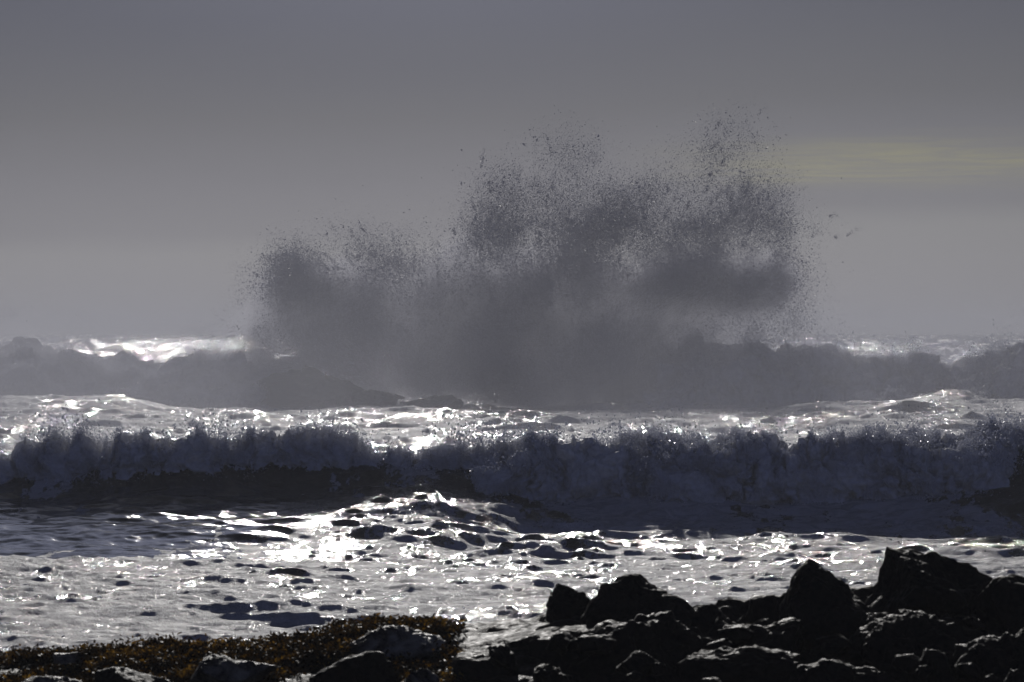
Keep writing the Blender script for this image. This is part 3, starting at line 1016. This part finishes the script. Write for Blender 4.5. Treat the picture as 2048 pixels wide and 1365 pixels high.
rock('boulder', [(1560, 1420), (1578, 1280), (1582, 1195), (1590, 1135), (1606, 1119), (1640, 1128), (1700, 1150), (1750, 1165), (1775, 1240), (1770, 1330), (1740, 1430)], 26.4, 0.35,
     'tall black block with a straight left edge and sloping top', G, seed=8, facet=0.6)
rock('boulder', [(1700, 1300), (1722, 1180), (1742, 1150), (1746, 1118), (1765, 1096), (1780, 1093), (1795, 1112), (1850, 1115), (1905, 1130), (1960, 1160), (2000, 1200), (2010, 1290), (1860, 1330)], 27.2, 0.4,
     'highest black rock, with a small horn at its peak', G, seed=9, rough=0.06)
rock('boulder', [(1925, 1330), (1940, 1190), (1965, 1160), (2010, 1148), (2070, 1155), (2150, 1180), (2200, 1260), (2150, 1380), (2000, 1400)], 26.6, 0.4,
     'black rock cut by the right edge of the view, under the wave shadow', G, seed=10)
rock('boulder', [(1700, 1430), (1720, 1290), (1780, 1240), (1850, 1232), (1930, 1250), (1965, 1320), (1960, 1430)], 25.6, 0.35,
     'black rock with pale worn patches below the highest rock', G, seed=11, rough=0.09)
rock('boulder', [(1900, 1440), (1925, 1330), (1990, 1270), (2060, 1250), (2150, 1290), (2180, 1440)], 25.0, 0.35,
     'black rock in the bottom right corner with brownish slanting ledge', G, seed=12, rough=0.08)
rock('boulder', [(1330, 1440), (1345, 1345), (1400, 1310), (1480, 1300), (1560, 1325), (1590, 1440)], 24.8, 0.3,
     'flat black rock on the bottom edge below the dip', G, seed=13)
rock('boulder', [(1560, 1440), (1590, 1350), (1660, 1318), (1730, 1335), (1760, 1440)], 24.6, 0.25,
     'black wedge of rock on the bottom edge in front of the tall block', G, seed=14, sub=5)
rock('boulder', [(905, 1400), (918, 1318), (950, 1298), (990, 1302), (1018, 1330), (1030, 1400)], 26.8, 0.2,
     'dark rounded stone between the layered slab and the sharp rock', 'low rocks among the seaweed', seed=15, sub=5)
rock('boulder', [(895, 1420), (905, 1345), (930, 1312), (975, 1306), (1015, 1325), (1040, 1420)], 26.0, 0.25,
     'low dark rock on the bottom edge between the slab and the boulder pile', 'low rocks among the seaweed', seed=25, sub=5)
rock('boulder', [(840, 1400), (850, 1320), (868, 1296), (890, 1288), (915, 1300), (925, 1340), (930, 1400)], 27.0, 0.18,
     'grey-sheened stone at the right end of the layered slab', 'low rocks among the seaweed', seed=16, sub=5)
rock('layered_slab', [(665, 1330), (690, 1285), (720, 1272), (790, 1262), (850, 1270), (880, 1288), (895, 1315), (870, 1345), (760, 1350)], 26.6, 0.25,
     'pale layered slab of rock with thin cracks, top of the seaweed mound', 'low rocks among the seaweed', M_SLAB, seed=17, facet=0.35, strata=0.035, rough=0.05, cat='rock slab')
rock('boulder', [(620, 1420), (640, 1335), (680, 1312), (750, 1312), (785, 1340), (800, 1420)], 25.6, 0.25,
     'square dark rock directly below the layered slab', 'low rocks among the seaweed', seed=18, sub=5)
rock('boulder', [(780, 1430), (800, 1352), (850, 1335), (900, 1345), (930, 1430)], 25.4, 0.22,
     'wet speckled stone below the right end of the layered slab', 'low rocks among the seaweed', M_SLAB, seed=19, sub=5, rough=0.09)
rock('layered_slab', [(380, 1330), (400, 1313), (440, 1308), (480, 1318), (510, 1335), (545, 1350), (560, 1372), (470, 1385), (400, 1360)], 25.8, 0.2,
     'leaning dark slab with pale edge amid the brown seaweed', 'low rocks among the seaweed', M_SLAB, seed=20, strata=0.03, cat='rock slab')
rock('layered_slab', [(180, 1400), (200, 1345), (260, 1338), (330, 1350), (360, 1400)], 25.4, 0.2,
     'low black slab on the bottom edge left of the leaning slab', 'low rocks among the seaweed', seed=21, sub=5, cat='rock slab')
rock('layered_slab', [(100, 1322), (115, 1308), (150, 1304), (170, 1316), (150, 1328)], 26.6, 0.12,
     'thin grey wet slab showing through the seaweed near its upper edge', 'low rocks among the seaweed', M_SLAB, seed=22, sub=5, cat='rock slab')
rock('layered_slab', [(40, 1385), (55, 1358), (110, 1352), (160, 1362), (170, 1390)], 25.4, 0.15,
     'flat shiny slab in the bottom left corner', 'low rocks among the seaweed', M_SLAB, seed=23, sub=5, cat='rock slab')

# small broken stones wedged between the big ones
rs = np.random.default_rng(5)
NEAR = [(1150, 1200, 'rock left of dome'), (1275, 1200, 'smooth dome'), (1230, 1310, 'streaked low rock'), (1490, 1270, 'rock in the dip'),
        (1460, 1350, 'flat bottom rock'), (1660, 1210, 'tall block'), (1660, 1350, 'wedge below tall block'),
        (1850, 1190, 'highest rock'), (1840, 1310, 'pale patched rock'), (2020, 1210, 'right edge rock'), (2040, 1320, 'bottom right corner rock')]
ORD = ['first', 'second', 'third', 'fourth', 'fifth', 'sixth', 'seventh', 'eighth', 'ninth', 'tenth']
beside = {}
for k in range(34):
    cx_ = rs.uniform(1010, 2090); lim = np.interp(cx_, [1000, 1100, 1400, 1480, 1600, 2090], [1300, 1262, 1262, 1235, 1230, 1225])
    cy_ = lim + rs.uniform(0, 1) ** 1.3 * (1372 - lim)
    a_ = np.sort(rs.uniform(0, 2 * np.pi, 7) * 0.35 + np.arange(7) * 2 * np.pi / 7)
    w_ = rs.uniform(20, 52); h_ = w_ * rs.uniform(0.45, 0.95)
    pts = [(cx_ + w_ * math.cos(q) * rs.uniform(.75, 1.1), cy_ - h_ * math.sin(q) * rs.uniform(.75, 1.1)) for q in a_]
    dn = 26.9 - (cy_ - 1220) / 150 * 2.4 - 0.25
    so = rock('stone', pts, dn, w_ * dn / FPX * 0.9, 'small angular black stone', 'small stones among the boulders', seed=60 + k, sub=4, rough=0.07, cat='stone')
    host = min(NEAR, key=lambda q: (q[0] - cx_) ** 2 + (q[1] - cy_) ** 2)[2]
    beside.setdefault(host, []).append((cx_, so))
for host, lst in beside.items():
    lst.sort(key=lambda q: q[0])
    for k, (_, so) in enumerate(lst):
        so['label'] = ('only small black stone lying at the %s' % host) if len(lst) == 1 else 'small black stone at the %s, %s of %s from left' % (host, ORD[k], {2: 'two', 3: 'three', 4: 'four', 5: 'five', 6: 'six', 7: 'seven', 8: 'eight', 9: 'nine', 10: 'ten'}[len(lst)])

# far reef rocks under the burst
GR = 'low rocks of the reef under the burst'
rock('reef_rock', [(470, 810), (485, 770), (505, 748), (540, 740), (580, 740), (620, 752), (680, 764), (720, 778), (740, 815)], 207.5, 2.2,
     'long humped reef rock in the mist below the left of the burst', GR, M_REEF, seed=31, facet=0.4, rough=0.08)
rock('reef_rock', [(700, 815), (712, 786), (740, 780), (770, 786), (800, 796), (815, 820)], 205.0, 1.3,
     'middle reef rock, awash and sloping down to the right', GR, M_REEF, seed=32, sub=5, rough=0.1)
rock('reef_rock', [(800, 830), (812, 802), (835, 790), (865, 790), (890, 798), (915, 812), (930, 830)], 203.0, 1.2,
     'rightmost and lowest reef rock, half under the white water', GR, M_REEF, seed=33, sub=5, rough=0.1)

# ---------------------------------------------------------------- the shore under the rocks
def shore_h(x, y):
    px = x / np.maximum(y, 5) * FPX + 1024
    row = np.interp(px, [-600, 0, 200, 450, 650, 740, 850, 900, 1000, 1100, 1400, 2048, 2700], [1340, 1334, 1316, 1306, 1290, 1262, 1266, 1266, 1258, 1244, 1224, 1180, 1170])
    ref = CAMZ - (row - HOR) / FPX * 27.3
    near = np.interp(y, [3, 12, 20, 24, 26, 27.3, 28.5, 31, 36, 44], [2.35, 2.3, 2.0, -0.14 + 2.0, 1.95, 0, 0, 0, 0, 0])
    k = sstep(24.5, 27.3, y)
    back = sstep(27.3, 42, y)
    z = np.where(y < 27.3, (1 - k) * np.interp(y, [3, 12, 24.5], [2.3, 2.2, 1.72]) + k * ref, ref * (1 - back) + (-0.9) * back)
    return z


ry_ = np.concatenate([np.arange(3, 22, 0.25), np.arange(22, 30, 0.03), np.arange(30, 46, 0.15)])
tx = np.linspace(-0.30, 0.30, 520)
Y = np.repeat(ry_[:, None], 520, 1); X = np.maximum(Y, 12) * tx[None, :]
Z = shore_h(X, Y)
pp = np.stack([X, Y, Z], -1)
crag = sstep(0.0, 0.5, X)
Z = Z + 0.02 * samp3(N3, pp / 2.5) + (0.04 + 0.14 * crag) * (np.clip(billow(pp, 0.5, 4), 0, 1.1) - 0.75)
shore = mesh_obj('shore', np.stack([X, Y, Z], -1).reshape(-1, 3), grid_faces(len(ry_), 520), M_ROCK)
tag(shore, 'dark rocky shore sloping down into the surf', 'shore', kind='structure')


# ---------------------------------------------------------------- seaweed over the left of the shore
def weed():
    r = np.random.default_rng(77)
    n = 7500
    px = r.uniform(-260, 905, n)
    y = 27.9 - r.random(n) ** 0.9 * 4.2
    x = (px - 1024) / FPX * y
    cl = samp2(M2, x / 3.3, y / 3.3) + 0.6 * samp2(M2b, x / 0.9, y / 0.9)
    k = cl > -0.45
    x = x[k]; y = y[k]; cl = cl[k]
    z = shore_h(x, y)
    cen = np.stack([x, y, z + 0.01 + 0.035 * (billow(np.stack([x, y, z], 1), 0.13, 2) - 0.3)], 1)
    Vs = []; Fs = []; nvt = 0
    L = 34
    for c in cen:
        # a tuft: many small curling forked blades
        m = L
        a = r.uniform(0, 2 * np.pi, m); t_ = r.uniform(-0.5, 1.1, m)
        ln = r.uniform(0.012, 0.034, m); w = r.uniform(0.004, 0.011, m)
        st = c + r.normal(0, 1, (m, 3)) * np.array([0.045, 0.045, 0.016])
        d = np.stack([np.cos(a) * np.cos(t_), np.sin(a) * np.cos(t_), np.sin(t_)], 1)
        sd_ = np.cross(d, r.normal(0, 1, (m, 3))); sd_ /= np.linalg.norm(sd_, axis=1)[:, None] + 1e-9
        p0 = st
        p1 = st + d * ln[:, None] * 0.55
        p2 = p1 + (d + r.normal(0, .5, (m, 3)) - np.array([0, 0, 0.35])) * ln[:, None] * 0.5
        w_ = w[:, None]
        q = np.stack([p0 - sd_ * w_ * .4, p0 + sd_ * w_ * .4, p1 + sd_ * w_, p1 - sd_ * w_, p2 + sd_ * w_ * .6, p2 - sd_ * w_ * .6], 1)
        Vs.append(q.reshape(-1, 3))
        b = nvt + np.arange(m)[:, None] * 6
        Fs.append(np.concatenate([b + np.array([[0, 1, 2, 3]]), b + np.array([[3, 2, 4, 5]])], 0))
        nvt += m * 6
    o = mesh_obj('seaweed', np.concatenate(Vs), np.concatenate(Fs), M_WEED, smooth=False)
    tag(o, 'thick brown and amber seaweed covering the low rocks at bottom left', 'seaweed', kind='stuff')


weed()

# ---------------------------------------------------------------- sea air
m_air, t = new_mat('sea_air')
pv = t.n('ShaderNodeVolumePrincipled')
pv.inputs['Color'].default_value = (0.545, 0.56, 0.625, 1)
pv.inputs['Density'].default_value = 0.0006
pv.inputs['Anisotropy'].default_value = 0.35
out_surface(t, None, pv.outputs[0])
hx, hy0, hy1, hz0, hz1 = 1100.0, -40.0, 5700.0, -6.0, 17.5
V = np.array([[sx_ * hx, yy, zz] for zz in (hz0, hz1) for yy in (hy0, hy1) for sx_ in (-1, 1)])
F = np.array([[0, 2, 3, 1], [4, 5, 7, 6], [0, 1, 5, 4], [2, 6, 7, 3], [0, 4, 6, 2], [1, 3, 7, 5]])
hz = mesh_obj('haze', V, F, m_air, smooth=False)
tag(hz, 'thin salt haze over the surf', 'haze', kind='stuff')
